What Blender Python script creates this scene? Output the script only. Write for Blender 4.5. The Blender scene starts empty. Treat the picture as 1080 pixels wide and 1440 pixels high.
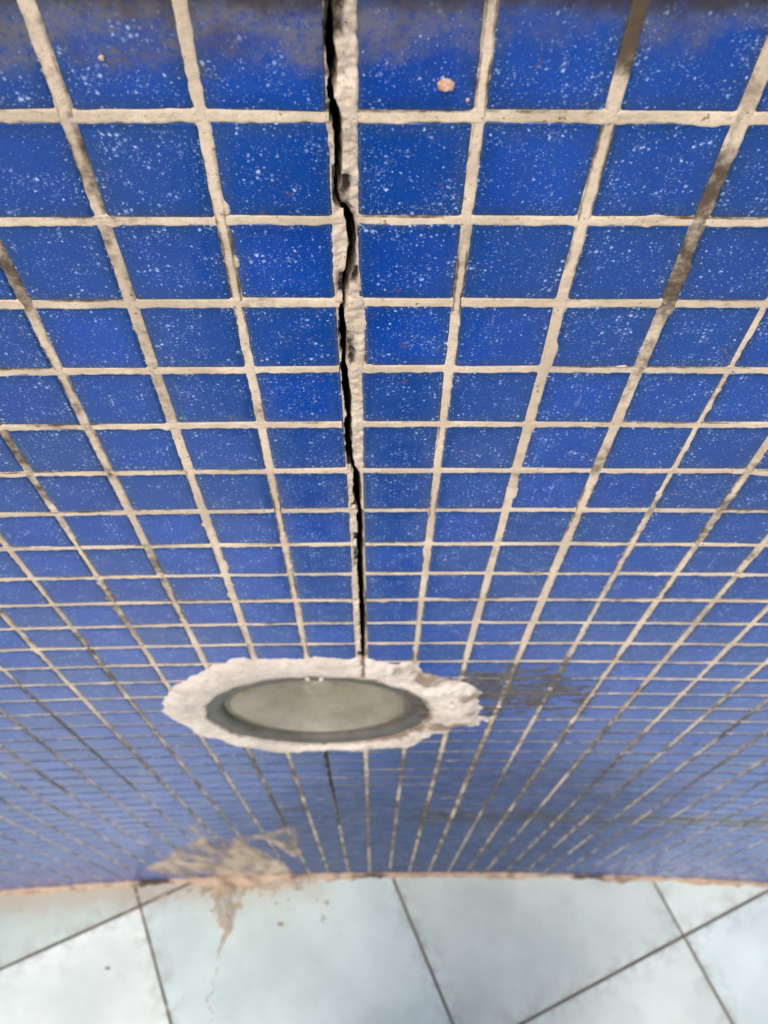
import bpy, math, random
import numpy as np
from mathutils import Matrix, Vector

random.seed(7)
rng = np.random.default_rng(7)
scene = bpy.context.scene
COL = scene.collection

# ------------------------------------------------------------------ camera, sky, sun, exposure
CAM_Z = 2.2880                       # height of the lens above the pool floor
FWD = Vector((0.04233124, 0.51027344, -0.85896978))
RGT = Vector((0.99780799, -0.06536212, 0.01034483))
UPV = Vector((0.05086539, 0.85752481, 0.51192178))
cd = bpy.data.cameras.new('camera')
cam = bpy.data.objects.new('camera', cd)
COL.objects.link(cam)
cam.matrix_world = Matrix((
    (RGT.x, UPV.x, -FWD.x, 0.0),
    (RGT.y, UPV.y, -FWD.y, 0.0),
    (RGT.z, UPV.z, -FWD.z, CAM_Z),
    (0, 0, 0, 1)))
cd.sensor_fit = 'VERTICAL'
cd.sensor_height = 36.0
cd.sensor_width = 27.0
cd.lens = 36.0 * 1160.0 / 1440.0
cd.clip_start = 0.01
cd.clip_end = 500.0
cd.dof.use_dof = True
cd.dof.focus_distance = 0.40
cd.dof.aperture_fstop = cd.lens / 2.6     # a phone lens: 2.6 mm wide opening
scene.camera = cam

SUN_EL, SUN_AZ = math.radians(56), math.radians(205)     # azimuth from +Y, clockwise
w = bpy.data.worlds.new('World')
scene.world = w
w.use_nodes = True
wn = w.node_tree
bg = wn.nodes['Background']
sky = wn.nodes.new('ShaderNodeTexSky')
sky.sky_type = 'NISHITA'
sky.sun_disc = False
sky.sun_elevation = SUN_EL
sky.sun_rotation = SUN_AZ
sky.air_density = 1.0
sky.dust_density = 3.0
sky.ozone_density = 1.0
wn.links.new(sky.outputs[0], bg.inputs[0])
bg.inputs[1].default_value = 0.12
sd = bpy.data.lights.new('sun', 'SUN')
sd.energy = 1.5
sd.angle = math.radians(24)
sd.color = (1.0, 0.95, 0.88)
sun = bpy.data.objects.new('sun', sd)
COL.objects.link(sun)
sdir = Vector((math.sin(SUN_AZ) * math.cos(SUN_EL), math.cos(SUN_AZ) * math.cos(SUN_EL), math.sin(SUN_EL)))
sun.rotation_euler = sdir.to_track_quat('Z', 'Y').to_euler()
sun.location = (0, -2, 5)
vs = scene.view_settings
vs.view_transform = 'Standard'
vs.look = 'None'
vs.gamma = 1.0
vs.use_curve_mapping = False
vs.exposure = 0.42

# ------------------------------------------------------------------ wall geometry
H, KC, AC = 0.28719, 0.070278, -0.73714      # distance, curvature 1/m, apex of the curved pool wall
PV = 0.048182                                # row pitch
Z0 = CAM_Z - 0.190648                        # joint 0
JOINT = {-15: -0.7612, -14: -0.7125, -13: -0.6587, -12: -0.6035, -11: -0.5536, -10: -0.4979, -9: -0.4456,
         -8: -0.3926, -7: -0.343, -6: -0.2942, -5: -0.2463, -4: -0.1966, -3: -0.1473, -2: -0.098, -1: -0.0478,
         0: 0.0058, 1: 0.0566, 2: 0.1064, 3: 0.1566, 4: 0.2048, 5: 0.2523, 6: 0.2999, 7: 0.3497, 8: 0.3998,
         9: 0.4477, 10: 0.4947, 11: 0.5452, 12: 0.5915, 13: 0.6388}
JMIN, JMAX = -40, 40
for j in range(14, JMAX + 1):
    JOINT[j] = JOINT[j - 1] + 0.0487
for j in range(-16, JMIN - 1, -1):
    JOINT[j] = JOINT[j + 1] - 0.0517
UMIN, UMAX = JOINT[JMIN], JOINT[JMAX]
RMIN, RMAX = -1, 43                          # tile rows; row r lies between joints r and r+1
JW = {j: float(rng.uniform(3.8, 5.2)) * 1e-3 for j in range(JMIN, JMAX + 1)}
JW.update({-3: .0050, -2: .0052, -1: .0045, 1: .0042, 2: .0052, 3: .0060, 4: .0030, 5: .0050, 6: .0048, -7: .0026, -13: .003})
RW = {r: float(rng.uniform(4.2, 5.2)) * 1e-3 for r in range(RMIN, RMAX + 2)}

LAMP_U, LAMP_Z, LAMP_R = -0.047, CAM_Z - 0.936, 0.128
HOLE = 0.1300                                # the niche cut through tiles, joints and bed

# crack: (z below the lens, left edge, right edge); tile edges on either side of the same joint
CRACK = np.array([(-0.12, 0.0015, 0.0042), (-0.1486, 0.0012, 0.0039), (-0.1558, 0.0008, 0.0034), (-0.1633, 0.0001, 0.0036), (-0.174, 0.0002, 0.0042), (-0.1824, -0.0003, 0.0023), (-0.1866, 0.0006, 0.0043), (-0.1915, 0.001, 0.0055), (-0.2013, 0.0015, 0.005), (-0.2108, 0.0011, 0.0048), (-0.2207, 0.0007, 0.0037), (-0.2276, 0.0, 0.0024), (-0.2319, 0.0009, 0.003), (-0.2337, 0.0023, 0.0055), (-0.2385, 0.005, 0.0085), (-0.2422, 0.0052, 0.0099), (-0.2519, 0.0056, 0.0095), (-0.2596, 0.005, 0.0093), (-0.2684, 0.003, 0.0079), (-0.2771, 0.0021, 0.0056), (-0.2839, 0.0022, 0.0044), (-0.2871, 0.0014, 0.0036), (-0.2913, -0.0003, 0.0031), (-0.3055, -0.0003, 0.0031), (-0.3238, 0.0002, 0.0037), (-0.332, -0.0005, 0.0034), (-0.3406, -0.0004, 0.0037), (-0.3586, 0.0001, 0.0048), (-0.3726, 0.0009, 0.0049), (-0.3847, -0.0007, 0.0046), (-0.406, -0.0001, 0.0042), (-0.4251, 0.0007, 0.0049), (-0.4331, 0.004, 0.0078), (-0.454, 0.0036, 0.0087), (-0.4764, 0.0045, 0.0079), (-0.4811, 0.0059, 0.0097), (-0.5212, 0.0052, 0.0093), (-0.5664, 0.0044, 0.0088), (-0.618, 0.005, 0.0091), (-0.6774, 0.005, 0.0098), (-0.7282, 0.005, 0.009), (-0.7854, 0.0056, 0.0078), (-0.84, 0.0060, 0.0075)])
TEDGE = np.array([(-0.12, 0.0003, 0.0108), (-0.1486, 0.0002, 0.0108), (-0.1894, -0.0011, 0.0106), (-0.2013, -0.0009, 0.0106), (-0.2348, -0.0004, 0.011), (-0.2519, -0.0011, 0.0098), (-0.2749, -0.0015, 0.0104), (-0.2932, -0.0009, 0.0135), (-0.3131, -0.0009, 0.0123), (-0.3464, -0.0006, 0.0105), (-0.3847, -0.0003, 0.0108), (-0.4135, -0.0003, 0.0105), (-0.454, 0.0003, 0.01), (-0.5211, 0.0006, 0.0098), (-0.6179, -0.0005, 0.0105), (-0.728, -0.0003, 0.0103), (-0.7853, 0.0, 0.0106), (-0.84, 0.002, 0.0095), (-0.95, 0.0034, 0.0082), (-2.4, 0.0034, 0.0082)])
CRACK_END = CAM_Z - 0.84
def tab(T, z, c):
    return np.interp(-(np.asarray(z) - CAM_Z), -T[:, 0], T[:, c])

def wy(u):
    return H - (u - AC) ** 2 * KC / 2 + AC * AC * KC / 2
def wslope(u):
    return -(u - AC) * KC
def wp(u, z, h):
    """point on the wall: u along it, z up, h out of it towards the pool (numpy arrays)"""
    u, z, h = np.broadcast_arrays(np.asarray(u, float), np.asarray(z, float), np.asarray(h, float))
    s = wslope(u)
    n = np.sqrt(1 + s * s)
    return np.stack([u + h * s / n, wy(u) - h / n, z], -1)

# ------------------------------------------------------------------ helpers
def vnoise(x, y, seed=0):
    """smooth value noise in about -1..1"""
    x = np.asarray(x, float) + seed * 17.31
    y = np.asarray(y, float) - seed * 9.77
    xi, yi = np.floor(x), np.floor(y)
    fx, fy = x - xi, y - yi
    fx = fx * fx * (3 - 2 * fx); fy = fy * fy * (3 - 2 * fy)
    def hsh(a, b):
        v = np.sin(a * 127.1 + b * 311.7 + seed * 74.7) * 43758.5453
        return (v - np.floor(v)) * 2 - 1
    a = hsh(xi, yi) * (1 - fx) + hsh(xi + 1, yi) * fx
    b = hsh(xi, yi + 1) * (1 - fx) + hsh(xi + 1, yi + 1) * fx
    return a * (1 - fy) + b * fy
def fbm(x, y, seed=0, o=3):
    v, amp = 0, 1.0
    for i in range(o):
        v = v + amp * vnoise(x * 2 ** i, y * 2 ** i, seed + i * 3)
        amp *= .5
    return v / 1.6
def sstep(a, b, x):
    t = np.clip((x - a) / (b - a), 0, 1)
    return t * t * (3 - 2 * t)

class MB:
    """collects grids of vertices into one mesh"""
    def __init__(self):
        self.v, self.f, self.d, self.n = [], [], [], 0
    def grid(self, P, dirt_shade=None, keep=None, flip=False, lampcut=False):
        a, b = P.shape[:2]
        idx = np.arange(a * b).reshape(a, b) + self.n
        q = np.stack([idx[:-1, :-1], idx[1:, :-1], idx[1:, 1:], idx[:-1, 1:]], -1)
        if keep is not None:
            k = keep[:-1, :-1] | keep[1:, :-1] | keep[1:, 1:] | keep[:-1, 1:]
            q = q[k]
        q = q.reshape(-1, 4)
        if flip:
            q = q[:, ::-1]
        if lampcut:
            ctr = P.reshape(-1, 3)
            far = np.hypot(ctr[:, 0] - LAMP_U, ctr[:, 2] - LAMP_Z) > HOLE
            q = q[far[q - self.n].all(1)]
        self.v.append(P.reshape(-1, 3)); self.f.append(q)
        self.d.append((np.zeros((a, b)) if dirt_shade is None else np.broadcast_to(dirt_shade, (a, b))).reshape(-1))
        self.n += a * b
    def build(self, name, mat, parent=None, smooth=True):
        V = np.concatenate(self.v); F = np.concatenate(self.f); D = np.concatenate(self.d)
        used = np.zeros(len(V), bool); used[F.ravel()] = True
        mp = np.cumsum(used) - 1
        V, D, F = V[used], D[used], mp[F]
        me = bpy.data.meshes.new(name)
        me.from_pydata(V.tolist(), [], F.tolist())
        at = me.attributes.new('dirt_shade', 'FLOAT', 'POINT')
        at.data.foreach_set('value', D.astype(np.float32))
        if smooth:
            me.polygons.foreach_set('use_smooth', np.ones(len(F), bool))
        me.materials.append(mat)
        me.update()
        return link(name, me, parent)
def link(name, me, parent=None):
    o = bpy.data.objects.new(name, me)
    COL.objects.link(o)
    if parent is not None:
        attach(o, parent)
    return o
def attach(o, parent):
    o.parent = parent
    o.matrix_parent_inverse = parent.matrix_basis.inverted()
def mesh(name, V, F, mat, parent=None, smooth=False):
    me = bpy.data.meshes.new(name)
    me.from_pydata([tuple(v) for v in V], [], [tuple(f) for f in F])
    me.materials.append(mat)
    if smooth:
        for p in me.polygons: p.use_smooth = True
    me.update()
    return link(name, me, parent)
def thing(name, label, cat, loc):
    e = bpy.data.objects.new(name, None)
    COL.objects.link(e)
    e.location = loc
    e.empty_display_size = .05
    e['label'] = label; e['category'] = cat
    return e

# ------------------------------------------------------------------ materials
class NT:
    def __init__(self, name):
        self.m = bpy.data.materials.new(name)
        self.m.use_nodes = True
        self.t = self.m.node_tree
        self.b = self.t.nodes['Principled BSDF']
    def n(self, typ, **kw):
        nd = self.t.nodes.new('ShaderNode' + typ)
        for k, v in kw.items():
            setattr(nd, k, v)
        return nd
    def set(self, sock, v):
        if isinstance(v, (int, float)): sock.default_value = v
        elif isinstance(v, tuple): sock.default_value = v if len(v) == 4 or sock.type == 'VECTOR' else v + (1,)
        else: self.t.links.new(v, sock)
    def math(self, op, a, b=0.0, c=0.0, clamp=False):
        nd = self.n('Math', operation=op, use_clamp=clamp)
        for s, v in zip(nd.inputs, (a, b, c)): self.set(s, v)
        return nd.outputs[0]
    def mix(self, f, a, b, mode='MIX'):
        nd = self.n('Mix', data_type='RGBA', blend_type=mode)
        self.set(nd.inputs[0], f); self.set(nd.inputs[6], a); self.set(nd.inputs[7], b)
        return nd.outputs[2]
    def ramp(self, x, lo, hi, a=0.0, b=1.0):
        nd = self.n('MapRange', interpolation_type='SMOOTHSTEP')
        for s, v in zip(nd.inputs[:5], (x, lo, hi, a, b)): self.set(s, v)
        return nd.outputs[0]
    def noise(self, vec, scale, detail=3.0, rough=.55, dim='3D'):
        nd = self.n('TexNoise', noise_dimensions=dim)
        self.set(nd.inputs['Vector'], vec)
        nd.inputs['Scale'].default_value = scale
        nd.inputs['Detail'].default_value = detail
        nd.inputs['Roughness'].default_value = rough
        return nd.outputs[0]
    def pos(self):
        return self.n('NewGeometry').outputs['Position']
    def scaled(self, vec, s):
        nd = self.n('VectorMath', operation='MULTIPLY')
        self.set(nd.inputs[0], vec); nd.inputs[1].default_value = s
        return nd.outputs[0]
    def bump(self, h, strength, dist):
        nd = self.n('Bump')
        nd.inputs['Strength'].default_value = strength
        nd.inputs['Distance'].default_value = dist
        self.set(nd.inputs['Height'], h)
        self.t.links.new(nd.outputs[0], self.b.inputs['Normal'])
    def out(self, col, rough, spec=.5, metal=0.0):
        self.set(self.b.inputs['Base Color'], col)
        self.set(self.b.inputs['Roughness'], rough)
        self.b.inputs['Specular IOR Level'].default_value = spec
        self.b.inputs['Metallic'].default_value = metal

def tile_material():
    t = NT('blue glazed mosaic')
    p = t.pos()
    sx = t.n('SeparateXYZ'); t.set(sx.inputs[0], p)
    X, Z = sx.outputs[0], sx.outputs[2]
    cb = t.n('CombineXYZ'); t.set(cb.inputs[0], X); t.set(cb.inputs[1], Z)
    # wobble so that flecks are not round
    wob = t.n('TexNoise', noise_dimensions='3D'); t.set(wob.inputs['Vector'], cb.outputs[0])
    wob.inputs['Scale'].default_value = 900; wob.inputs['Detail'].default_value = 1
    ws = t.n('VectorMath', operation='MULTIPLY_ADD')
    t.set(ws.inputs[0], wob.outputs[1]); ws.inputs[1].default_value = (.0017,) * 3; t.set(ws.inputs[2], cb.outputs[0])
    clus = t.ramp(t.noise(p, 90, 2), .36, .70)
    def flecks(scale, r0, r1, power):
        v = t.n('TexVoronoi', voronoi_dimensions='2D', feature='F1')
        t.set(v.inputs['Vector'], ws.outputs[0]); v.inputs['Scale'].default_value = scale
        sc = t.n('SeparateColor'); t.set(sc.inputs[0], v.outputs['Color'])
        rad = t.math('MULTIPLY_ADD', t.math('POWER', sc.outputs[0], power), r1, r0)
        rad = t.math('MULTIPLY', rad, t.math('MULTIPLY_ADD', clus, .9, .45))
        k = t.math('DIVIDE', v.outputs['Distance'], rad)
        m = t.ramp(k, .05, 1.1, 1.0, 0.0)
        return t.math('MULTIPLY', m, t.math('MULTIPLY_ADD', sc.outputs[1], .85, .15))
    f1 = flecks(350, 0.0, .36, 2.3)
    f2 = flecks(900, 0.0, .42, 1.6)
    f3 = flecks(210, 0.0, .17, 5.0)
    fl = t.math('MAXIMUM', t.math('MAXIMUM', f1, t.math('MULTIPLY', f2, .60)), f3)
    big = t.noise(p, 14, 2)
    fine = t.noise(p, 160, 3)
    col = t.mix(t.ramp(big, .3, .7), (.002, .048, .315), (.003, .070, .40))
    rnd = t.n('ObjectInfo').outputs['Random']
    col = t.mix(t.ramp(rnd, .1, 1.0, 0, .75), col, (.006, .060, .27))
    col = t.mix(t.math('MULTIPLY', t.ramp(fine, .45, .75), .35), col, (.02, .07, .25))
    # thinner, greyer glaze along the rim (object space of the 45 mm tile) is carried by the 'rim' attribute
    at = t.n('Attribute', attribute_name='rim')
    rim = t.math('MULTIPLY', at.outputs['Fac'], t.ramp(t.noise(p, 260, 2), .3, .65, .35, .9))
    col = t.mix(rim, col, (.014, .046, .11))
    col = t.mix(t.math('MULTIPLY', fl, .92), col, (.58, .74, 1.0))
    # scuffs: thin straight scratches
    scr = t.noise(t.scaled(p, (260, 1, 34)), 1.0, 2)
    col = t.mix(t.ramp(scr, .70, .80, 0, .18), col, (.45, .52, .65))
    # dusty mortar film left on the top course
    nf = t.noise(p, 55, 4, .65)
    edge = t.math('MULTIPLY_ADD', nf, .040, t.math('MULTIPLY', t.ramp(X, -.02, .10), .012))
    film = t.ramp(t.math('SUBTRACT', Z, edge), CAM_Z - .199, CAM_Z - .182)
    film = t.math('MULTIPLY', film, t.ramp(t.noise(p, 420, 3, .7), .30, .56, .30, 1.0))
    film = t.math('MULTIPLY', film, t.ramp(t.noise(t.scaled(p, (1, 1, 3)), 26, 4, .7), .32, .58, .35, 1.0))
    film = t.math('MULTIPLY', film, t.ramp(X, -.03, .09, 1.0, .6), clamp=True)
    col = t.mix(film, col, t.mix(t.ramp(t.noise(p, 33, 3), .50, .66), (.15, .145, .175), (.11, .088, .07)))
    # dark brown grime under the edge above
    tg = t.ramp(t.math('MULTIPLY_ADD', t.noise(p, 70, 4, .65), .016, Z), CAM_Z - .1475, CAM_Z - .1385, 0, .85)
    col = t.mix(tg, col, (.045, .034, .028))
    # pale lime film over the whole wall, patchy, stronger towards the water line at the foot
    lime = t.math('MULTIPLY', t.ramp(t.noise(p, 9, 4, .6), .35, .75), t.ramp(Z, .2, 1.7, .10, .01))
    col = t.mix(lime, col, (.42, .47, .58))
    # dark tide mark on the lower right
    tz = t.math('MULTIPLY_ADD', t.noise(p, 7, 4), .20, t.math('SUBTRACT', Z, .055))
    tide = t.math('MULTIPLY', t.ramp(t.math('ABSOLUTE', t.math('SUBTRACT', tz, .772)), .010, .060, 1, 0), t.ramp(X, .0, .16))
    tide = t.math('MULTIPLY', tide, t.ramp(t.noise(p, 22, 3), .34, .54, .1, 1.0))
    col = t.mix(tide, col, (.018, .018, .022))
    # rust-coloured specks
    rs = t.ramp(t.noise(p, 75, 2), .735, .77)
    col = t.mix(t.math('MULTIPLY', rs, .6), col, (.16, .08, .05))
    rough = t.math('MULTIPLY_ADD', film, .45, t.ramp(t.noise(p, 40, 3), 3e-1, .7, .12, .24))
    rough = t.math('MULTIPLY_ADD', lime, .5, rough)
    # photographer's shade on the lower centre wall, painted in as matte slate-grey
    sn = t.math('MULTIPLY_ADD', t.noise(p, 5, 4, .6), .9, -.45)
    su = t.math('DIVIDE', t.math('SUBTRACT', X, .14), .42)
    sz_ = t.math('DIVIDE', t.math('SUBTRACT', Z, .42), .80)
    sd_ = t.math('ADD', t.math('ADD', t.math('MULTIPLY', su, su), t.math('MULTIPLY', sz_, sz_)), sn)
    shade_mask = t.math('MULTIPLY', t.ramp(sd_, .35, 1.6, .78, 0.0), t.ramp(t.noise(p, 60, 4, .6), .3, .6, .6, 1.0))
    col = t.mix(shade_mask, col, (.040, .056, .085))
    rough = t.math('MULTIPLY_ADD', shade_mask, .45, rough)
    t.out(col, rough, .32)
    h = t.math('MULTIPLY_ADD', t.noise(p, 120, 2), .6, t.math('MULTIPLY', fl, .05))
    t.bump(h, .12, .002)
    return t.m

def mortar_material(name, a, b, dark, sc=180, rough=.9, dirtamt=1.0):
    t = NT(name)
    p = t.pos()
    at = t.n('Attribute', attribute_name='dirt_shade').outputs['Fac']
    col = t.mix(t.ramp(t.noise(p, sc * .35, 4, .6), .32, .7), a, b)
    col = t.mix(t.ramp(t.noise(p, sc * .12, 3, .6), .40, .64, 0, .8), col, (a[0] * .70, a[1] * .67, a[2] * .64))
    col = t.mix(t.ramp(t.noise(p, sc * 3.2, 3, .7), .50, .72, 0, .5), col, tuple(c * .5 for c in a))
    d = t.math('MULTIPLY_ADD', t.math('SUBTRACT', t.noise(p, sc * 1.1, 4, .7), .5), 1.5, at)
    d = t.math('MULTIPLY_ADD', t.math('SUBTRACT', t.noise(p, sc * .3, 3, .6), .5), 1.3, d)
    d = t.math('MULTIPLY', t.ramp(d, .25, 1.25), dirtamt, clamp=True)
    col = t.mix(d, col, dark)
    # the odd dark pit
    pit = t.ramp(t.noise(p, sc * 1.7, 2), .66, .74, 0, .7)
    col = t.mix(pit, col, dark)
    t.out(col, rough, .3)
    h = t.math('ADD', t.noise(p, sc * 2.5, 4, .65), t.math('MULTIPLY', t.noise(p, sc * 9, 2), .4))
    t.bump(h, .55, .0009)
    return t.m

def floor_tile_material():
    t = NT('pale glazed floor tile')
    p = t.pos()
    rnd = t.n('ObjectInfo').outputs['Random']
    oi = t.n('ObjectInfo').outputs['Color']
    big = t.noise(p, 3.5, 5, .6)
    col = t.mix(t.ramp(big, .32, .68), (.665, .725, .67), (.52, .575, .535))
    col = t.mix(1.0, col, oi, 'MULTIPLY')
    sm = t.noise(p, 17, 5, .65)
    col = t.mix(t.ramp(sm, .55, .78, 0, .28), col, (.36, .38, .38))
    col = t.mix(t.ramp(t.noise(p, 60, 4, .7), .62, .75, 0, .2), col, (.30, .29, .26))
    spk = t.ramp(t.noise(p, 95, 2), .75, .77, 0, .35)
    col = t.mix(spk, col, (.17, .15, .13))
    # tan silt left where the floor meets the wall, left of the lamp
    fx = t.n('SeparateXYZ'); t.set(fx.inputs[0], p)
    st = t.math('MULTIPLY', t.ramp(t.math('MULTIPLY_ADD', t.noise(p, 11, 5, .65), .16, fx.outputs[1]), .285, .375), t.ramp(fx.outputs[0], -.02, -.22))
    col = t.mix(t.math('MULTIPLY', st, .75), col, (.46, .37, .27))
    # grime close to the wall and the joints
    at = t.n('Attribute', attribute_name='rim').outputs['Fac']
    g = t.math('MULTIPLY', at, t.ramp(t.noise(p, 28, 4, .7), .42, .68))
    col = t.mix(t.math('MULTIPLY', g, .55), col, (.27, .23, .19))
    t.out(col, t.ramp(sm, .3, .7, .28, .5), .4)
    t.bump(t.noise(p, 60, 3), .1, .002)
    return t.m

def plain(name, a, b, scale, rough, metal=0.0, bump=.2):
    t = NT(name)
    p = t.pos()
    t.out(t.mix(t.ramp(t.noise(p, scale, 4, .6), .35, .68), a, b), rough, .5, metal)
    t.bump(t.noise(p, scale * 4, 3), bump, .002)
    return t.m

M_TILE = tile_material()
M_GROUT = mortar_material('cream grout', (.88, .715, .535), (.76, .60, .435), (.115, .082, .052))
M_CRACK = mortar_material('broken grout', (.86, .71, .55), (.66, .54, .41), (.030, .024, .019), 220)
M_BED = mortar_material('mortar bed', (.34, .29, .24), (.24, .20, .17), (.06, .05, .04))
M_COLLAR = mortar_material('white patching mortar', (.84, .745, .65), (.76, .65, .54), (.28, .20, .14), 60)
def thin(m, lo, hi, sc, st=(1, 1, 1)):
    t = m.node_tree
    g = t.nodes.new('ShaderNodeNewGeometry')
    n = t.nodes.new('ShaderNodeTexNoise'); n.inputs['Scale'].default_value = sc; n.inputs['Detail'].default_value = 5
    v = t.nodes.new('ShaderNodeVectorMath'); v.operation = 'MULTIPLY'; v.inputs[1].default_value = st
    t.links.new(g.outputs['Position'], v.inputs[0])
    t.links.new(v.outputs[0], n.inputs['Vector'])
    r = t.nodes.new('ShaderNodeMapRange'); r.inputs[1].default_value = .35; r.inputs[2].default_value = .65
    r.inputs[3].default_value = lo; r.inputs[4].default_value = hi
    t.links.new(n.outputs[0], r.inputs[0])
    t.links.new(r.outputs[0], t.nodes['Principled BSDF'].inputs['Alpha'])
    return m
M_SMEAR = mortar_material('tan mortar smear', (.56, .455, .335), (.40, .315, .235), (.13, .10, .08), 50)
M_GREY = mortar_material('grey mortar smear', (.17, .155, .135), (.115, .105, .095), (.08, .07, .055), 60)
thin(M_GREY, .40, .95, 90)
M_TAN = thin(mortar_material('thin tan mortar film', (.62, .50, .37), (.45, .36, .27), (.13, .10, .08), 50), .10, 1.25, 26, (1, 1, .22))
M_SPILL = thin(mortar_material('dried mortar spill', (.62, .50, .38), (.47, .38, .28), (.16, .12, .09), 50), .15, 1.15, 38)
M_FILLET = mortar_material('stained base mortar', (.62, .45, .32), (.48, .36, .26), (.085, .055, .04), 30)
M_FTILE = floor_tile_material()
M_FGROUT = plain('dark floor joint', (.085, .066, .05), (.21, .165, .12), 14, .9)
M_COPING = plain('weathered concrete', (.42, .39, .35), (.30, .28, .25), 25, .9)

# ------------------------------------------------------------------ floor
slab = []
SZ = 12.0
floor = mesh('floor', [(-SZ, -SZ, -.0035), (SZ, -SZ, -.0035), (SZ, SZ, -.0035), (-SZ, SZ, -.0035),
                       (-SZ, -SZ, -.2), (SZ, -SZ, -.2), (SZ, SZ, -.2), (-SZ, SZ, -.2)],
             [(0, 1, 2, 3), (0, 4, 5, 1), (1, 5, 6, 2), (2, 6, 7, 3), (3, 7, 4, 0), (7, 6, 5, 4)], M_FGROUT)
floor['kind'] = 'structure'
FA = math.radians(20.0)
E1 = np.array((math.cos(FA), math.sin(FA))); E2 = np.array((-math.sin(FA), math.cos(FA)))
FP, FO1, FO2 = 0.607, 0.154, -0.177
def floor_tile_mesh():
    hw = FP / 2 - .0032
    ch = .0016
    rings = [(hw - .05, 0.0, 0.0), (hw - .012, 0.0, .5), (hw - ch, 0.0, 1.0), (hw, -.0016, 1.0), (hw, -.012, 1.0)]
    V, F, rim = [], [], []
    for r, z, a in rings:
        for sx, sy in ((-1, -1), (1, -1), (1, 1), (-1, 1)):
            V.append((sx * r, sy * r, z)); rim.append(a)
    F.append((0, 1, 2, 3))
    for k in range(len(rings) - 1):
        for i in range(4):
            a, b = k * 4 + i, k * 4 + (i + 1) % 4
            F.append((a, a + 4, b + 4, b))
    me = bpy.data.meshes.new('floor_tile')
    me.from_pydata(V, [], F)
    me.attributes.new('rim', 'FLOAT', 'POINT').data.foreach_set('value', np.array(rim, np.float32))
    me.materials.append(M_FTILE)
    return me
FTM = floor_tile_mesh()
TINT = {(-1, 0): (1.22, 1.20, 1.18), (0, 0): (.97, 1.03, 1.05), (1, 0): (.97, .985, .97), (1, -1): (1.10, 1.10, 1.08),  # first entry: sunlit tile, its extra brightness put into the tint
        (-1, 1): (.86, .90, .86), (2, -1): (1.08, 1.13, 1.16), (2, 0): (1.14, 1.14, 1.12), (0, 1): (.88, .92, .92), (0, -1): (1.0, 1.03, 1.05)}
for a in range(-6, 7):
    for b in range(-6, 6):
        c = E1 * (FO1 + (a - .5) * FP) + E2 * (FO2 + (b + .5) * FP)
        if c[1] > wy(c[0]) + .42:
            continue
        o = link('floor_tile', FTM)
        o.location = (c[0], c[1], random.uniform(-.0006, .0004))
        o.rotation_euler = (random.uniform(-.001, .001), random.uniform(-.001, .001), FA + random.uniform(-.002, .002))
        tn = TINT.get((a, b)) or tuple(random.uniform(.93, 1.1) for _ in range(1)) * 3
        o.color = (min(tn[0], 1.4), min(tn[1], 1.4), min(tn[2], 1.4), 1)
        attach(o, floor)

# ------------------------------------------------------------------ wall
wall = thing('pool_wall', 'curved pool wall of speckled blue mosaic tiles with cream grout, split by a crack', 'wall', (0, H, 0))
TOPZ = Z0 + PV                      # joint above the top course

# mortar bed behind the tiles (two leaves above the lamp, because the crack runs right through)
bed = MB()
def sheet(u0, u1, z0, z1, h0=-.0016, nu=60, nz=2):
    uu = np.linspace(u0, u1, nu)[:, None]; zz = np.linspace(z0, z1, nz)[None, :]
    bed.grid(wp(uu, zz, h0), .2)
sheet(UMIN, TEDGE[:, 1].min() - .0022, CAM_Z - .79, TOPZ)
sheet(UMIN, -.20, CRACK_END, CAM_Z - .79)
sheet(TEDGE[:, 2].max() + .0012, UMAX, CAM_Z - .79, TOPZ)
sheet(.12, UMAX, CRACK_END, CAM_Z - .79)
sheet(UMIN, -.20, -.03, CRACK_END)
sheet(.12, UMAX, -.03, CRACK_END)
sheet(-.20, .12, -.03, CAM_Z - 1.10)
def lamp_keep(u, z):
    return np.hypot(u - LAMP_U, z - LAMP_Z) > HOLE
gu = np.linspace(-.20, .12, 160)[:, None]; gz = np.linspace(CAM_Z - 1.10, CAM_Z - .79, 160)[None, :]
bed.grid(wp(gu, gz, -.0016), .2, keep=lamp_keep(gu, gz))
bed.build('mortar_bed', M_BED, wall)
core = MB()
core.grid(wp(np.linspace(UMIN, UMAX, 90)[:, None], np.array([-.03, TOPZ + .03])[None, :], -.085), 1.0)
core.grid(wp(np.linspace(UMIN, UMAX, 90)[:, None], np.array([-.03, TOPZ + .03])[None, :], -.30), 0.0, flip=True)
for ue in (UMIN, UMAX):
    core.grid(wp(np.full((2, 1), ue), np.array([[-.03], [TOPZ + .03]]), np.array([[-.30, -.001]])), 0.3)
core.build('wall_core', M_BED, wall, smooth=False)
# plain cement edge above the top course
cop = MB()
uu = np.linspace(UMIN, UMAX, 240)
prof = [(-.01, TOPZ + .0022), (.0015, TOPZ + .0030), (.0026, TOPZ + .006), (.0026, TOPZ + .040), (.0005, TOPZ + .046), (-.006, TOPZ + .048), (-.31, TOPZ + .048), (-.31, TOPZ - .03)]
P = np.stack([wp(uu, zz + .0006 * vnoise(uu * 60, 0 * uu, 4), hh + .0006 * vnoise(uu * 45, 0 * uu + hh * 50, 3)) for hh, zz in prof], 1)
cop.grid(P, 0.2)
cop.build('coping', M_COPING, wall)

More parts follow.
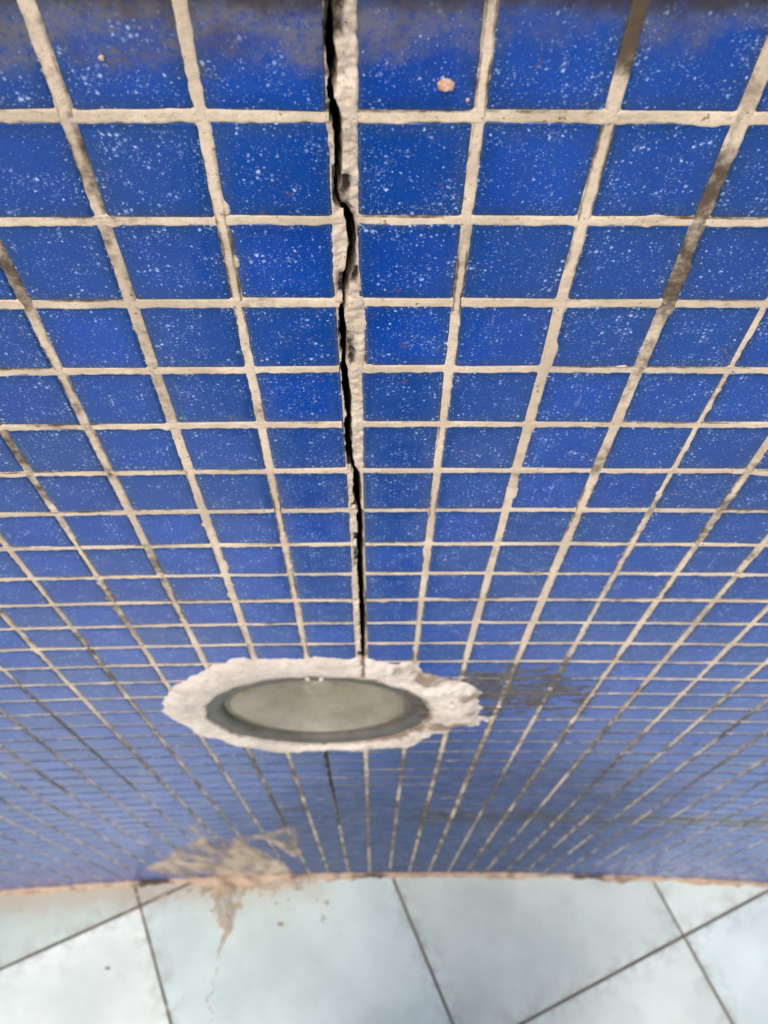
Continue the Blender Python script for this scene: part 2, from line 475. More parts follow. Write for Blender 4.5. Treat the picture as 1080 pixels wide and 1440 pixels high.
# --- tiles
def tile_mesh(seed):
    """45 x 43 mm glazed mosaic tile, face in the plane y = 0, looking towards -y"""
    r = random.Random(seed)
    W, Ht = .0450 / 2, .0430 / 2
    def ring(inset, y, cut):
        a, b = W - inset, Ht - inset
        pts = [(-a + cut, -b), (a - cut, -b), (a, -b + cut), (a, b - cut), (a - cut, b), (-a + cut, b), (-a, b - cut), (-a, -b + cut)]
        return [(x + r.uniform(-1, 1) * .00018, y, z + r.uniform(-1, 1) * .00018) for x, z in pts]
    rings = [ring(.0085, 0.0, .0030), ring(.0020, .00002, .0016), ring(.0006, .00018, .0012), ring(0, .0007, .0010), ring(0.0002, .005, .0010)]
    V = [v for q in rings for v in q]
    F = [tuple(range(8))]
    for k in range(len(rings) - 1):
        for i in range(8):
            a, b = k * 8 + i, k * 8 + (i + 1) % 8
            F.append((a, a + 8, b + 8, b))
    rim = [0.0] * 8 + [.55] * 8 + [1.0] * 24
    return V, F, rim
TM = []
for s in range(6):
    V, F, rim = tile_mesh(s)
    me = bpy.data.meshes.new('tile')
    me.from_pydata(V, [], F)
    me.attributes.new('rim', 'FLOAT', 'POINT').data.foreach_set('value', np.array(rim, np.float32))
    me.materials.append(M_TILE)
    for p in me.polygons: p.use_smooth = len(p.vertices) == 4 and p.index < 25
    TM.append((me, np.array(V), F, rim))
def ndc(P):
    d = Vector(P) - Vector((0, 0, CAM_Z))
    k = d.dot(FWD)
    return 540 + 1160 * d.dot(RGT) / k, 720 - 1160 * d.dot(UPV) / k, k
cells, cut = [], []
for r in range(RMIN, RMAX + 1):
    zt = Z0 - r * PV - RW[r] / 2
    zb = Z0 - (r + 1) * PV + RW[r + 1] / 2
    if r == RMAX: zb = -.006
    zm = (zt + zb) / 2
    for j in range(JMIN, JMAX):
        ul = JOINT[j] + JW[j] / 2
        ur = JOINT[j + 1] - JW[j + 1] / 2
        if j == 3 and r > 7 or j == 4 and r > 7:
            pass
        if j + 1 == 0: ur = float(tab(TEDGE, zm, 1))
        if j == 0: ul = float(tab(TEDGE, zm, 2))
        cor = [(u, z) for u in (ul, ur) for z in (zb, zt)]
        if all(math.hypot(u - LAMP_U, z - LAMP_Z) < HOLE for u, z in cor):
            continue
        nu_, nz_ = min(max(LAMP_U, ul), ur), min(max(LAMP_Z, zb), zt)
        if math.hypot(nu_ - LAMP_U, nz_ - LAMP_Z) < HOLE:
            cut.append((ul, ur, zb, zt))
            continue
        pc = [ndc(wp(u, z, 0.0)) for u, z in cor]
        area = 0
        if min(c[2] for c in pc) > .05:
            xs, ys = [c[0] for c in pc], [c[1] for c in pc]
            x0, x1, y0, y1 = min(xs), max(xs), min(ys), max(ys)
            vis = max(0, min(x1, 1080) - max(x0, 0)) * max(0, min(y1, 1440) - max(y0, 0))
            full = max(1e-6, (x1 - x0) * (y1 - y0))
            a4 = [pc[i] for i in (0, 2, 3, 1)]
            pa = .5 * abs(sum(a4[i][0] * a4[(i + 1) % 4][1] - a4[(i + 1) % 4][0] * a4[i][1] for i in range(4)))
            area = pa * vis / full
        jit = [random.uniform(-.00035, .00035) for _ in range(2)] + [random.uniform(-.013, .013) for _ in range(3)] + [random.uniform(-.0002, .00012)]
        cells.append((area, r, j, ul, ur, zb, zt, jit, random.randrange(6)))
cells.sort(key=lambda c: -c[0])
def tile_matrix(c):
    _, r, j, ul, ur, zb, zt, jit, k = c
    um, zm = (ul + ur) / 2 + jit[0], (zb + zt) / 2 + jit[1]
    p = wp(um, zm, jit[5])
    ang = math.atan(wslope(um))
    sc = Matrix.Diagonal(((ur - ul) / .045, 1, (zt - zb) / .043, 1))
    rot = Matrix.Rotation(ang + jit[2], 4, 'Z') @ Matrix.Rotation(jit[3] * .8, 4, 'X') @ Matrix.Rotation(jit[4] * 1.2, 4, 'Y')
    return Matrix.Translation(p) @ rot @ sc
NT_IND = 300 - len(cut)
for ul, ur, zb, zt in cut:            # tiles nibbled away round the niche
    m = MB()
    a, b = np.linspace(ul, ur, 46)[:, None], np.linspace(zb, zt, 46)[None, :]
    m.grid(wp(a, b, -.0007 * ((a < ul + 1e-6) | (a > ur - 1e-6) | (b < zb + 1e-6) | (b > zt - 1e-6))), lampcut=True)
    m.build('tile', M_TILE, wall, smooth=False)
for c in cells[:NT_IND]:
    o = link('tile', TM[c[8]][0])
    o.matrix_basis = tile_matrix(c)
    attach(o, wall)
VV, FF, RR, nb = [], [], [], 0
for c in cells[NT_IND:]:
    me, V, F, rim = TM[c[8]]
    m = np.array(tile_matrix(c))
    VV.append(V @ m[:3, :3].T + m[:3, 3])
    FF += [tuple(i + nb for i in f) for f in F]
    RR += rim
    nb += len(V)
me = bpy.data.meshes.new('tile_field')
me.from_pydata(np.concatenate(VV).tolist(), [], FF)
me.attributes.new('rim', 'FLOAT', 'POINT').data.foreach_set('value', np.array(RR, np.float32))
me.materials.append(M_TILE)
tf = link('tile_field', me, wall)
tf['kind'] = 'stuff'

# --- grout: every joint is a rough ribbon that laps a little over the tile rims
grout = MB()
DIRT_SHADE_V = [  # joint, z top, z bottom (below the lens), amount: runs of brown grime in upright joints
    (-3, -.235, -.300, 1.0), (-3, -.300, -.345, .45), (-4, -.36, -.47, .9), (-4, -.47, -.52, .5), (-2, -.29, -.40, .55), (-2, -.44, -.52, .4),
    (3, -.196, -.300, 1.0), (3, -.30, -.36, .7), (2, -.12, -.176, 1.4), (3, -.40, -.445, .8), (4, -.468, -.487, 1.1), (5, -.36, -.45, .4),
    (1, -.232, -.275, .45), (5, -.45, -.54, .75), (-3, -.52, -.62, .75), (-5, -.62, -.85, .7), (-2, -.17, -.24, .35), (3, -.33, -.38, .4),
    (-4, -.56, -.72, .75), (4, -.74, -.84, .9), (9, -.9, -1.05, .9), (-7, -.80, -1.30, .95), (-6, -1.0, -1.3, .5), (-1, -1.03, -1.45, 2.4),  # last entry paints the dark gap of the lower crack
    (-1, -1.42, -1.62, .9), (-3, -1.36, -1.62, .9), (-2, -1.43, -1.48, .8), (6, -.92, -1.10, .6), (7, -1.10, -1.40, .7), (3, -1.0, -1.3, .5),
    (0, -1.4, -1.9, .6), (2, -1.4, -1.7, .6), (-8, -.9, -1.1, .6), (10, -1.1, -1.4, .6), (1, -.14, -.158, .9), (-1, -.285, -.30, .5), (2, -.228, -.25, .35), (-2, -.226, -.245, .8), (-3, -.345, -.40, .6), (4, -.56, -.66, .5),
    (6, -.60, -.70, .5), (8, -.80, -.95, .6), (-6, -.72, -.80, .5), (-9, -1.1, -1.3, .6), (5, -1.1, -1.4, .5), (4, -1.2, -1.5, .7), (8, -1.2, -1.5, .6)]
def cross_n(z):
    d = CAM_Z - z
    return (14, .0011) if d < .62 else (10, .0022) if d < 1.15 else (7, .005)
def ribbon_v(j, za, zb, center, hw, lo=None):
    n, st = cross_n((za + zb) / 2)
    zz = np.linspace(za, zb, max(3, int(abs(za - zb) / st)))[:, None]
    t = np.linspace(-1, 1, n)[None, :]
    c = center(zz); hwz = hw(zz)
    ext = hwz + .0024
    s = t * ext
    wob = .00035 * vnoise(zz * 160, zz * 0, j + 100)
    u = c + s + wob
    hh = grout_h(s, hwz, zz, u, j)
    dirt_shade = np.zeros(np.broadcast(u, hh).shape) + .14 + .22 * vnoise(zz * 30, zz * 0, j + 41) + .95 * np.exp(-((np.abs(s) - hwz * 1.0) / .0007) ** 2) * sstep(-.3, .5, vnoise(zz * 25, zz * 0, j + 43))  # edge term paints thin shading lines beside the tile edges
    for dj, d0, d1, am in DIRT_SHADE_V:
        if dj == j:
            e = .035 * (1 + sstep(.5, 1.2, CAM_Z - zz) * 2)
            k = sstep(-e * .6, e * .6, CAM_Z + d0 - zz) * sstep(-e * .6, e * .6, zz - (CAM_Z + d1))
            dirt_shade = np.maximum(dirt_shade, am * k + 0 * u)
    k = sstep(.0, .9, vnoise(zz * (11 if zz.max() > 1.6 else 5), zz * 0, j + 7)) * .85 * (.7 + .5 * vnoise(zz * 60, s * 300, j + 8))
    dirt_shade = dirt_shade + .48 * sstep(.55, 1.3, CAM_Z - zz)  # upright joints darker towards the foot of the wall
    dirt_shade = np.maximum(dirt_shade, k + 0 * u)
    if j == -1:           # hairline crack carries on below the lamp
        k = sstep(0, .02, CAM_Z - 1.05 - zz) * sstep(0, .15, zz - (CAM_Z - 1.62))
        g = np.exp(-(s / .0024) ** 2)
        hh = hh - .0060 * k * g
    grout.grid(wp(u, zz + 0 * u, hh), dirt_shade, lampcut=True)
def grout_h(s, hw, t, x, seed):
    n1 = vnoise(t * 55, 0 * t, seed + 1)
    n2 = vnoise(t * 420, s * 420, seed + 2)
    n3 = vnoise(t * 150, s * 150, seed + 3)
    blob = sstep(.45, .85, vnoise(t * 105, np.sign(s) * 3.3 + 0 * t, seed + 5)) * sstep(.0, .5, vnoise(t * 14, 0 * t, seed + 6))
    base = -.00018 + .00016 * n1 + .00018 * n2 + .00018 * n3
    edge = hw + .0005 * vnoise(t * 300, np.sign(s) * 2 + 0 * t, seed + 9) + .0014 * blob
    exc = np.maximum(0, np.abs(s) - edge)
    return base + .00042 * blob - exc * .85
for j in range(JMIN, JMAX + 1):
    for k, (za, zb) in enumerate(((TOPZ + .004, CAM_Z - .62), (CAM_Z - .62, CAM_Z - 1.15), (CAM_Z - 1.15, -.004))):
        if j == 0 and k == 0: continue
        if abs(JOINT[j]) > .75 and k < 2:
            za2, zb2 = za, zb
        if j == 0 and k == 1: za = CRACK_END + .002
        c = lambda z, j=j: JOINT[j] + 0 * z
        hw = lambda z, j=j: JW[j] / 2 * (1 - .38 * sstep(.55, 1.2, CAM_Z - z)) - .0002
        if j == 4:
            hw = lambda z: .0010 + .0013 * np.clip(sstep(.10, .0, CAM_Z - .21 - z) + sstep(CAM_Z - .46, CAM_Z - .50, z), 0, 1)
        if j == 0:
            c = lambda z: (tab(TEDGE, z, 1) + tab(TEDGE, z, 2)) / 2
            hw = lambda z: (tab(TEDGE, z, 2) - tab(TEDGE, z, 1)) / 2
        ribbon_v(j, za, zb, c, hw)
def ribbon_h(r, ua, ub):
    z = Z0 - r * PV
    n, st = cross_n(z)
    if min(abs(ua), abs(ub)) > .5: st *= 3
    uu = np.linspace(ua, ub, max(3, int(abs(ua - ub) / st)))[:, None]
    t = np.linspace(-1, 1, n)[None, :]
    hw = RW[r] / 2
    s = t * (hw + .0024)
    zz = z + s + .0003 * vnoise(uu * 120, uu * 0, r + 300)
    hh = grout_h(s, hw, uu, zz, r + 200) - .00008 - .00075 * float(sstep(9, 20, r))
    dirt_shade = .08 + .20 * vnoise(uu * 26, uu * 0, r + 141) + .40 * sstep(.25, .9, vnoise(uu * 13, uu * 0, r + 77)) + .50 * float(sstep(10, 20, r)) + 0 * s  # level joints graded darker in the lower rows
    # dark hairline: shade below the upper tile edge, painted into the joint
    dirt_shade = dirt_shade + 1.15 * np.exp(-((s - hw * .95) / .0007) ** 2) * sstep(-.2, .6, vnoise(uu * 22, uu * 0, r + 55))
    grout.grid(wp(uu + 0 * s, zz, hh), dirt_shade, flip=True, lampcut=True)
for r in range(RMIN, RMAX + 2):
    z = Z0 - r * PV
    if z < .004: continue
    segs = [(UMIN, -.5), (-.5, .5), (.5, UMAX)]
    if z > CRACK_END:
        segs = [(UMIN, -.5), (-.5, float(tab(CRACK, z, 1)) - .0010), (float(tab(CRACK, z, 2)) + .0012, .5), (.5, UMAX)]
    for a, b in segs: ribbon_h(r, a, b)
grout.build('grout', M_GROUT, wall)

# --- the crack: two broken lips with side faces running deep into the wall
lip = MB()
zz = np.arange(TOPZ + .004, CRACK_END, -.0007)[:, None]
jag = .00042 * vnoise(zz * 700, zz * 0, 500) + .0006 * vnoise(zz * 190, zz * 0, 501)
jag2 = .00042 * vnoise(zz * 700, zz * 0, 510) + .0006 * vnoise(zz * 190, zz * 0, 511)
CL = tab(CRACK, zz, 1) + jag * .8
zd_ = sstep(.38, .46, CAM_Z - zz)
CL = CL - .0005 * zd_
CR = .0006 * zd_ + np.maximum(tab(CRACK, zz, 2) + jag2 * .8, CL + .0006)
TL, TR = tab(TEDGE, zz, 1), tab(TEDGE, zz, 2)
for side in (-1, 1):
    tile_edge, crack = (TL, CL) if side < 0 else (TR, CR)
    outer = tile_edge + side * .0012
    n = 12
    t = np.linspace(0, 1, n)[None, :]
    crack2 = np.minimum(crack, tile_edge - .0001) if False else crack
    u = outer + (crack2 - outer) * t
    inside = np.maximum(0, side * (u - tile_edge))          # distance onto the tile
    rough = .0012 * fbm(zz * 340, u * 300, 520 + side, 4) + .0010 * vnoise(zz * 75, u * 160, 530 + side)
    chip = sstep(.05, .5, vnoise(zz * 70, u * 60, 540 + side)) * sstep(.30, .80, t)      # bites out of the edge
    wdt = np.abs(crack2 - tile_edge)
    h = -.00025 + rough * sstep(0, .003, wdt) - .0030 * chip * sstep(.0008, .003, wdt) - inside * 1.8
    dirt_shade = .04 + 1.15 * chip + .30 * vnoise(zz * 60, u * 90, 560 + side) + .25 * vnoise(zz * 240, u * 240, 563) + (.55 * sstep(CAM_Z - .20, CAM_Z - .17, zz) if side < 0 else 0) + 0 * u
    Pf = wp(u, zz + 0 * u, h)
    # deep side faces
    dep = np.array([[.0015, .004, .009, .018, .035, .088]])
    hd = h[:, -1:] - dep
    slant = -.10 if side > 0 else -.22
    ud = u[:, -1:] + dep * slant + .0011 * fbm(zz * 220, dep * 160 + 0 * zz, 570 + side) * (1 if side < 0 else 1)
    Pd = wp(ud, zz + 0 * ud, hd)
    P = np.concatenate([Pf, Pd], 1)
    D = np.concatenate([dirt_shade, .35 + np.minimum(dep * 45, .9) + 0 * zz], 1)
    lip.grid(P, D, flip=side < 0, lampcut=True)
lip.build('crack_lips', M_CRACK, wall)

# --- mortar patches: rough sheets that surface only where they are thicker than nothing
def patch(name, u0, u1, z0, z1, step, hfun, mat, parent, dirt_shade=None, onfloor=False):
    uu = np.arange(u0, u1, step)[:, None]; zz = np.arange(z0, z1, step)[None, :]
    hh = hfun(uu, zz)
    m = MB()
    if onfloor:
        P = np.stack(np.broadcast_arrays(uu, zz, hh), -1)
    else:
        P = wp(uu, zz, hh)
    m.grid(P, None if dirt_shade is None else dirt_shade(uu, zz), keep=hh > -.0007, flip=False)
    return m.build(name, mat, parent)
# white collar round the lamp
OUT = [(-0.2153, -0.8702), (-0.1967, -0.8445), (-0.1703, -0.796), (-0.1451, -0.7684), (-0.1277, -0.7582), (-0.0981, -0.7412), (-0.0761, -0.7529), (-0.0368, -0.7478), (-0.0019, -0.7553), (0.0297, -0.7638), (0.0618, -0.7699), (0.0793, -0.7932), (0.1115, -0.8304), (0.1366, -0.8635), (0.1421, -0.8915), (0.1363, -0.921), (0.1421, -0.9523), (0.1212, -0.9852), (0.0986, -1.0146), (0.0797, -1.038), (0.0548, -1.066), (0.0128, -1.0805), (-0.0299, -1.0866), (-0.0724, -1.0843), (-0.1105, -1.0939), (-0.1403, -1.0755), (-0.1634, -1.0541), (-0.1743, -1.0251), (-0.1998, -0.9996), (-0.2117, -0.9612), (-0.2219, -0.9207)]
oa = np.array([math.atan2(z + CAM_Z - LAMP_Z, u - LAMP_U) for u, z in OUT])
orr = np.array([math.hypot(z + CAM_Z - LAMP_Z, u - LAMP_U) for u, z in OUT])
od = np.argsort(oa); oa, orr = oa[od], orr[od]
oa = np.concatenate([oa - 2 * math.pi, oa, oa + 2 * math.pi]); orr = np.tile(orr, 3)
col_m = MB()
th = np.linspace(-math.pi, math.pi, 640)[:, None]
tt = np.concatenate([[-.03, -.015], np.linspace(0, 1.12, 44)])[None, :]
r_in = .1275 + .0016 * vnoise(np.cos(th) * 9, np.sin(th) * 9, 600)
r_out = np.interp(th, oa, orr) + .007 * vnoise(np.cos(th) * 9, np.sin(th) * 9, 601) + .0015 * vnoise(np.cos(th) * 60, np.sin(th) * 60, 602) + .001
r_ = r_in + (r_out - r_in) * tt
cu, cz = LAMP_U + r_ * np.cos(th), LAMP_Z + r_ * np.sin(th)
right = sstep(-.1, .8, np.cos(th)) * sstep(-1.0, .2, np.sin(th) + .6)
prof_h = .0036 * sstep(.0, .45, tt) * (1 - .8 * sstep(.6, 1.05, tt)) + .0008
rghc = fbm(cu * 42, cz * 42, 610, 4) * (.0014 + .0040 * right) + fbm(cu * 150, cz * 150, 620, 3) * (.0007 + .0009 * right)
ch = prof_h * (1 + .6 * right) + rghc * sstep(0, .25, tt) + .0011 * fbm(cu * 70, cz * 25, 615, 4) - .006 * sstep(.72, 1.12, tt)
ch = np.where(tt < -.001, -.012 + .010 * (tt > -.02), ch)
jd = np.zeros(cu.shape)
for j in range(-5, 4):       # the joints telegraph through the thin upper edge of the collar
    jd = np.maximum(jd, np.exp(-((cu - JOINT[j]) / .0045) ** 2) * sstep(.35, .9, tt) * sstep(.3, .7, np.sin(th)))
cdirt = .06 + .95 * right * sstep(-.25, .5, fbm(cu * 38, cz * 38, 630)) + .16 * fbm(cu * 16, cz * 30, 633) + .75 * np.exp(-((tt - .01) / .09) ** 2) + .30 * jd
ck = np.exp(-((cu - (.0066 + .0012 * vnoise(cz * 120, cz * 0, 640))) / .0014) ** 2) * sstep(.15, .3, tt) * sstep(0, .5, np.sin(th))
ch = ch - .004 * ck - .0012 * jd
cdirt = cdirt + 1.4 * ck
col_m.grid(wp(cu, cz, ch), cdirt, keep=(ch > -.0006) | (tt < .05), flip=False)
col_m.build('mortar_collar', M_COLLAR, wall)
# grey smear beside the collar
def h_grey(u, z):
    zr = z - CAM_Z
    d = np.sqrt(((u - .150) / .085) ** 2 + ((zr + .862 + (u - .150) * .10) / .065) ** 2)
    return .00085 * (.85 - d) + .00090 * fbm(u * 70, zr * 150, 700, 4)
patch('mortar_smear', .05, .27, CAM_Z - .96, CAM_Z - .77, .0016, h_grey, M_GREY, wall)
# tan smear low on the wall
def inpoly(u, z, poly):
    best = np.full(np.broadcast(u, z).shape, 1e9)
    n = len(poly)
    for i in range(n):
        (x1, y1), (x2, y2) = poly[i], poly[(i + 1) % n]
        L = math.hypot(x2 - x1, y2 - y1)
        best = np.minimum(best, ((u - x1) * (y2 - y1) - (z - y1) * (x2 - x1)) / L)
    return best
TP = [(-.355, -1.77), (-.25, -1.69), (-.13, -1.64), (-.135, -1.86), (-.165, -2.27), (-.46, -2.28), (-.52, -2.09)]
def h_tan(u, z):
    zr = z - CAM_Z
    d = inpoly(u, zr, TP)
    b = sstep(-.02, .03, d) * 1.1 - .55
    hole = sstep(.05, .0, np.abs(u + .20 + .1 * (zr + 1.9))) * .9 * sstep(-1.70, -1.82, zr)
    return .0030 * (b + .75 * fbm(u * 16, zr * 3, 720, 4) - hole)
patch('mortar_smear', -.56, -.09, .002, CAM_Z - 1.58, .0045, h_tan, M_TAN, wall,
      dirt_shade=lambda u, z: .25 + .65 * fbm(u * 14, z * 2, 730) + .35 * vnoise(u * 60, z * 8, 733))
# black grime caught in a short level joint
def h_blk(u, z):
    return .0006 * (1 - ((u + .117) / .024) ** 4 - ((z - CAM_Z + 1.468) / .011) ** 2) + .0002 * vnoise(u * 200, z * 200, 740)
patch('grime_streak', -.15, -.085, CAM_Z - 1.49, CAM_Z - 1.445, .003, h_blk, M_GREY, wall)

# dark strip painting the shaded gap of the hairline crack, which goes on below the lamp, one joint further left
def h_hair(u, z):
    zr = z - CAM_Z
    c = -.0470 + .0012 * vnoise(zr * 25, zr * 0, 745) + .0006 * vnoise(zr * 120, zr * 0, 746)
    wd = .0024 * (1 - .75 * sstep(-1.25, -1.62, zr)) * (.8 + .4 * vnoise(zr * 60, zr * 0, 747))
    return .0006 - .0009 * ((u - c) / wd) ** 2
patch('crack_shade', -.053, -.041, CAM_Z - 1.62, CAM_Z - 1.06, .0006, h_hair, M_CRACK, wall, dirt_shade=lambda u, z: 2.0 + 0 * u * z)

# crumbling mortar fillet where wall and floor meet
fil = MB()
uu = np.arange(-2.0, 2.0, .004)[:, None]
nf = fbm(uu * 14, uu * 0, 800, 4)
sz = .010 + .006 * nf + .003 * vnoise(uu * 60, uu * 0, 801)
sz = np.maximum(sz, .003) + .012 * np.exp(-((uu + .345) / .10) ** 2)
a = np.linspace(0, 1, 8)[None, :]
hh = .0005 + sz * (a ** 1.6) * 1.3 + .0016 * vnoise(uu * 130, a * 8, 803)
zz = sz * ((1 - a) ** 1.7) * 1.5 + .0006 + .0014 * vnoise(uu * 120, a * 7, 804) - .004 * (a > .99)
dk = sstep(.35, .75, vnoise(uu * 11, uu * 0, 806)) * .9 + .35 * vnoise(uu * 45, a * 3, 805) + .25 * a + .30
fil.grid(wp(uu + 0 * a, zz, hh), dk, flip=False)
fil.build('mortar_fillet', M_FILLET, wall)

# ------------------------------------------------------------------ lamp
LROT = math.atan(wslope(LAMP_U))
lamp = thing('pool_light', 'round recessed pool light with murky glass lens set in white mortar collar', 'pool light', tuple(wp(LAMP_U, LAMP_Z - LAMP_R, 0.0)))
LM = Matrix.Translation(Vector(wp(LAMP_U, LAMP_Z, 0.0))) @ Matrix.Rotation(LROT, 4, 'Z')
def lathe(name, prof, mat, parent, off=(0, 0), n=96, cap=False):
    V, F = [], []
    for r, h in prof:
        for i in range(n):
            a = 2 * math.pi * i / n
            V.append(LM @ Vector((off[0] + r * math.cos(a), -h, off[1] + r * math.sin(a))))
    for k in range(len(prof) - 1):
        for i in range(n):
            a, b = k * n + i, k * n + (i + 1) % n
            F.append((a, b, b + n, a + n))
    if cap:
        F.append(tuple(range((len(prof) - 1) * n, len(prof) * n)))
    return mesh(name, V, F, mat, parent, True)
M_RIM = plain('dull grey lamp rim', (.125, .12, .10), (.085, .082, .068), 45, .55, .0, .2)
def lens_material():
    t = NT('murky lamp glass')
    p = t.pos()
    n1 = t.noise(t.scaled(p, (1, 1, .45)), 17, 5, .6)
    col = t.mix(t.ramp(n1, .35, .68), (.29, .255, .165), (.15, .135, .09))
    col = t.mix(t.ramp(t.noise(p, 31, 4, .65), .52, .72, 0, .7), col, (.30, .21, .11))
    t.out(col, .13, .5)
    t.set(t.b.inputs['Alpha'], t.ramp(t.noise(p, 23, 4, .6), .32, .66, .30, .72))
    t.bump(t.noise(p, 70, 3), .12, .002)
    return t.m
M_BOWL = plain('tarnished reflector', (.66, .61, .46), (.50, .45, .33), 30, .35, .2, .2)
rim = lathe('rim', [(.135, -.020), (.135, -.0030), (.1310, -.0012), (.1150, -.0008), (.1105, -.0022), (.1085, -.0075), (.1085, -.030)], M_RIM, lamp)
lens = lathe('lens', [(.1092, -.022), (.1086, -.0100), (.1065, -.0085), (.1045, -.0105), (.1030, -.0085), (.099, -.0060), (.090, -.0040), (.075, -.0016), (.055, .0004), (.03, .0016), (.008, .0020)],
             lens_material(), lamp, (0, 0), cap=True)
lathe('reflector', [(.1080, -.011), (.104, -.016), (.094, -.030), (.075, -.046), (.050, -.057), (.02, -.062), (.006, -.0625)], M_BOWL, lamp, cap=True)
lathe('bulb', [(.010, -.061), (.016, -.050), (.021, -.040), (.020, -.031), (.014, -.025), (.005, -.0225)], plain('cloudy bulb glass', (.62, .60, .52), (.5, .47, .38), 40, .25), lamp, n=24, cap=True)
for dx, dz in ((-.004, .121), (.010, .119)):
    V, F = [], []
    for k, (rr, h) in enumerate(((.0030, -.0020), (.0026, .0006), (.0012, .0018))):
        for i in range(7):
            q = rr * random.uniform(.75, 1.25)
            V.append(LM @ Vector((dx + q * math.cos(i * .898), -h, dz + q * math.sin(i * .898))))
    for k in range(2):
        for i in range(7):
            F.append((k * 7 + i, k * 7 + (i + 1) % 7, k * 7 + 7 + (i + 1) % 7, k * 7 + 7 + i))
    F.append(tuple(range(14, 21)))
    mesh('mortar_fleck', V, F, M_COLLAR, rim, True)

# ------------------------------------------------------------------ spilled mortar on the floor
def h_spill(x, y):
    c = -.357 + .014 * vnoise(y * 30, y * 0, 900) - (.27 - y) * .10 + .008 * vnoise(x * 40, y * 55, 905)
    wdt = .020 * sstep(.15, .26, y) + .005
    body = np.exp(-((x - c) / wdt) ** 2) * sstep(.135, .25, y) * .009 * (1 + .7 * fbm(x * 35, y * 25, 907))
    trick = np.exp(-((x - c) / .0045) ** 2) * .00098 * sstep(-.20, .02, y)
    apron = np.exp(-((x + .30) / .16) ** 2) * sstep(.235, .28, y) * .0014
    return body + trick + apron - .0010 + .0009 * fbm(x * 60, y * 60, 910, 4) * sstep(.02, .18, y) + .0004 * vnoise(x * 200, y * 200, 920)
sp = patch('mortar_spill', -.62, -.10, -.15, .285, .003, h_spill, M_SPILL, None, dirt_shade=lambda u, z: .18 + .45 * fbm(u * 30, z * 30, 930), onfloor=True)
sp['label'] = 'dried tan mortar spill at wall foot trickling onto pale floor tiles'
sp['category'] = 'mortar'

# ------------------------------------------------------------------ loose bits
def chip(name, label, cat, loc, size, mat, normal=(0, 0, 1), seed=1):
    r = random.Random(seed)
    n = Vector(normal).normalized()
    q = n.to_track_quat('Z', 'Y').to_matrix()
    V, F = [], []
    lv = [(-.15, .85), (.25, 1.0), (.75, .85), (1.0, .5)]
    m = 7
    for h, k in lv:
        for i in range(m):
            a = 2 * math.pi * i / m + .2
            f = k * r.uniform(.75, 1.15)
            V.append(Vector(loc) + q @ Vector((size[0] * f * math.cos(a), size[1] * f * math.sin(a), size[2] * (h + r.uniform(-.1, .1) * (h > 0)))))
    for k in range(len(lv) - 1):
        for i in range(m):
            F.append((k * m + i, k * m + (i + 1) % m, k * m + m + (i + 1) % m, k * m + m + i))
    F.append(tuple(range(m * 3, m * 4))); F.append(tuple(range(m - 1, -1, -1)))
    o = mesh(name, V, F, mat)
    o['label'] = label; o['category'] = cat
    return o
M_BRICK = plain('orange brick crumb', (.72, .36, .20), (.80, .62, .48), 380, .9, 0, .6)
M_CHIPB = plain('brown chip', (.40, .29, .20), (.28, .20, .14), 300, .9, 0, .5)
M_WHITE = plain('white plaster chip', (.75, .72, .66), (.62, .58, .52), 300, .9, 0, .5)
cu_ = .043
nrm = (float(wslope(cu_)), -1, 0)
chip('brick_crumb', 'small orange brick crumb stuck on a blue tile of the top course right of crack', 'crumb',
     tuple(wp(cu_, CAM_Z - .1773, 0.0003)), (.0033, .0025, .0026), M_BRICK, nrm, 3)
chip('brick_crumb', 'speck of orange brick grit beside the larger crumb on the top course', 'crumb',
     tuple(wp(.0515, CAM_Z - .1835, 0.0001)), (.0008, .0007, .0007), M_BRICK, nrm, 4)
chip('brick_crumb', 'speck of orange brick grit on the dusty tile left of crack', 'crumb',
     tuple(wp(-.0785, CAM_Z - .168, 0.0001)), (.0012, .0010, .0010), M_BRICK, nrm, 5)
def fl(x, y):
    a, b = (x - 540) / 1160, (720 - y) / 1160
    d = FWD + RGT * a + UPV * b
    t = -CAM_Z / d.z
    return (d.x * t, d.y * t, 0.0)
chip('grit_chip', 'tiny brown chip lying on the white corner of a floor tile', 'chip', fl(151, 1362), (.007, .0035, .003), M_CHIPB, seed=6)
chip('grit_chip', 'elongated brown chip lying on the light cyan floor tile', 'chip', fl(394, 1300), (.009, .004, .003), M_CHIPB, seed=7)
chip('grit_chip', 'round white plaster chip lying beside the dried mortar spill', 'chip', fl(297, 1284), (.008, .007, .005), M_WHITE, seed=9)

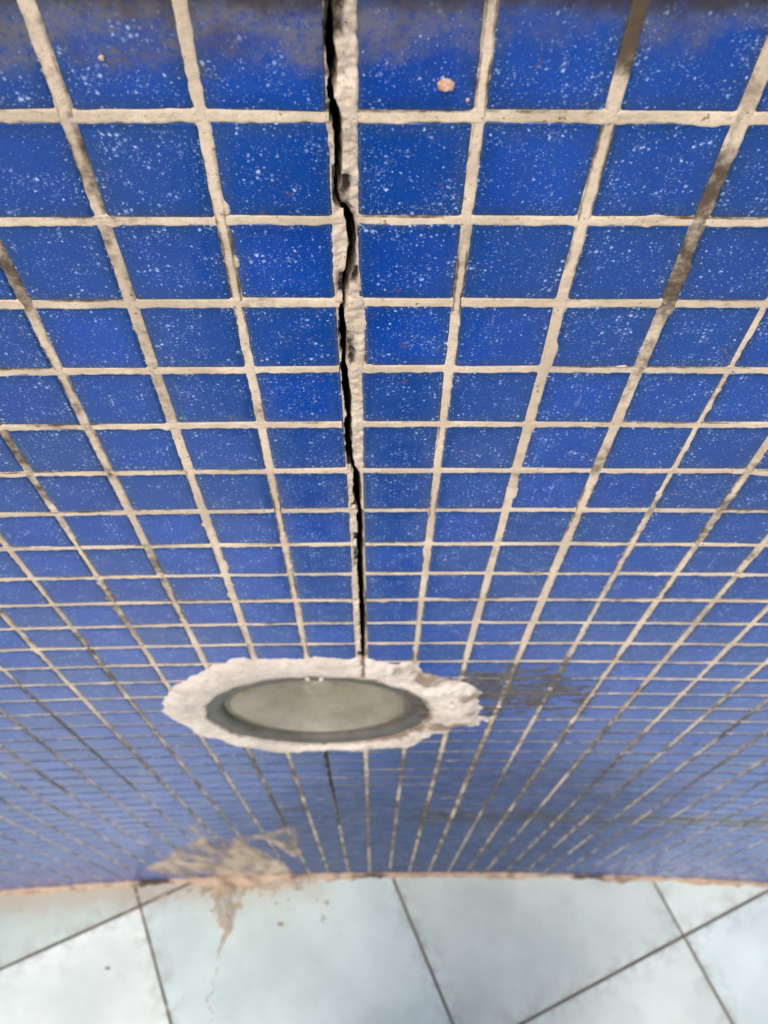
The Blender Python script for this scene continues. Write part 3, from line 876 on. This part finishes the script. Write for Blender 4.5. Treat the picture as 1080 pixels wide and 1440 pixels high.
# ------------------------------------------------------------------ the photographer, standing in the empty pool behind the lens
def person(x, y):
    me = bpy.data.meshes.new('person')
    J, R, E = [], [], []
    def jt(p, r, par=None):
        J.append(p); R.append(r)
        if par is not None: E.append((par, len(J) - 1))
        return len(J) - 1
    pel = jt((0, 0, .96), (.155, .115))
    wst = jt((0, .01, 1.12), (.140, .105), pel)
    chs = jt((0, 0, 1.32), (.165, .115), wst)
    shb = jt((0, 0, 1.44), (.130, .085), chs)
    nek = jt((0, .015, 1.53), (.056, .058), shb)
    chn = jt((0, .045, 1.60), (.066, .078), nek)
    hd = jt((0, .045, 1.68), (.078, .098), chn)
    jt((0, .030, 1.745), (.060, .075), hd)
    for sx in (-1, 1):
        hip = jt((sx * .095, 0, .88), (.090, .095), pel)
        kn = jt((sx * .115, .02, .49), (.060, .064), hip)
        cf = jt((sx * .118, -.005, .34), (.056, .062), kn)
        an = jt((sx * .122, -.02, .10), (.038, .042), cf)
        he = jt((sx * .124, -.01, .045), (.040, .045), an)
        jt((sx * .140, .15, .032), (.042, .030), he)
        sh = jt((sx * .185, 0, 1.42), (.062, .062), shb)
        el = jt((sx * .245, -.03, 1.14), (.044, .046), sh)
        wr = jt((sx * .250, .04, .90), (.028, .034), el)
        pm = jt((sx * .248, .055, .83), (.020, .040), wr)
        for k, (dy, ln) in enumerate(((-.028, .060), (-.010, .074), (.010, .078), (.028, .070))):
            a = jt((sx * .246, .055 + dy, .79), (.009, .009), pm)
            b = jt((sx * .240, .060 + dy, .79 - ln * .55), (.0085, .0085), a)
            jt((sx * .228, .064 + dy, .79 - ln), (.0075, .0075), b)
        a = jt((sx * .240, .098, .835), (.010, .010), pm)
        jt((sx * .232, .112, .795), (.009, .009), a)
    me.from_pydata(J, E, [])
    o = bpy.data.objects.new('person_cage', me)
    COL.objects.link(o)
    sk = o.modifiers.new('skin', 'SKIN')
    for v, r in zip(me.skin_vertices[0].data, R):
        v.radius = r
    me.skin_vertices[0].data[0].use_root = True
    ss = o.modifiers.new('sub', 'SUBSURF'); ss.levels = ss.render_levels = 2
    dg = bpy.context.evaluated_depsgraph_get()
    body = bpy.data.meshes.new_from_object(o.evaluated_get(dg))
    bpy.data.objects.remove(o)
    body.name = 'person'
    body.materials.clear()
    for m in (plain('skin', (.42, .25, .17), (.36, .21, .14), 30, .5), plain('dark grey shirt', (.05, .052, .06), (.035, .036, .045), 60, .9),
              plain('dark jeans', (.022, .028, .05), (.03, .04, .07), 60, .9), plain('black hair and shoes', (.012, .011, .010), (.02, .018, .016), 90, .6)):
        body.materials.append(m)
    for p in body.polygons:
        c = p.center
        p.use_smooth = True
        p.material_index = (3 if c.z < .085 else 2 if c.z < .97 and abs(c.x) < .215 else
                            3 if c.z > 1.72 or (c.z > 1.60 and c.y < .02) else
                            0 if c.z > 1.52 or (abs(c.x) > .2 and c.z < 1.16) else 1)
    q = link('person', body)
    q.location = (x, y, .001)
    q['label'] = 'person in dark shirt and jeans standing on the pool floor facing the wall'
    q['category'] = 'person'
    return q
person(-.08, -.66)
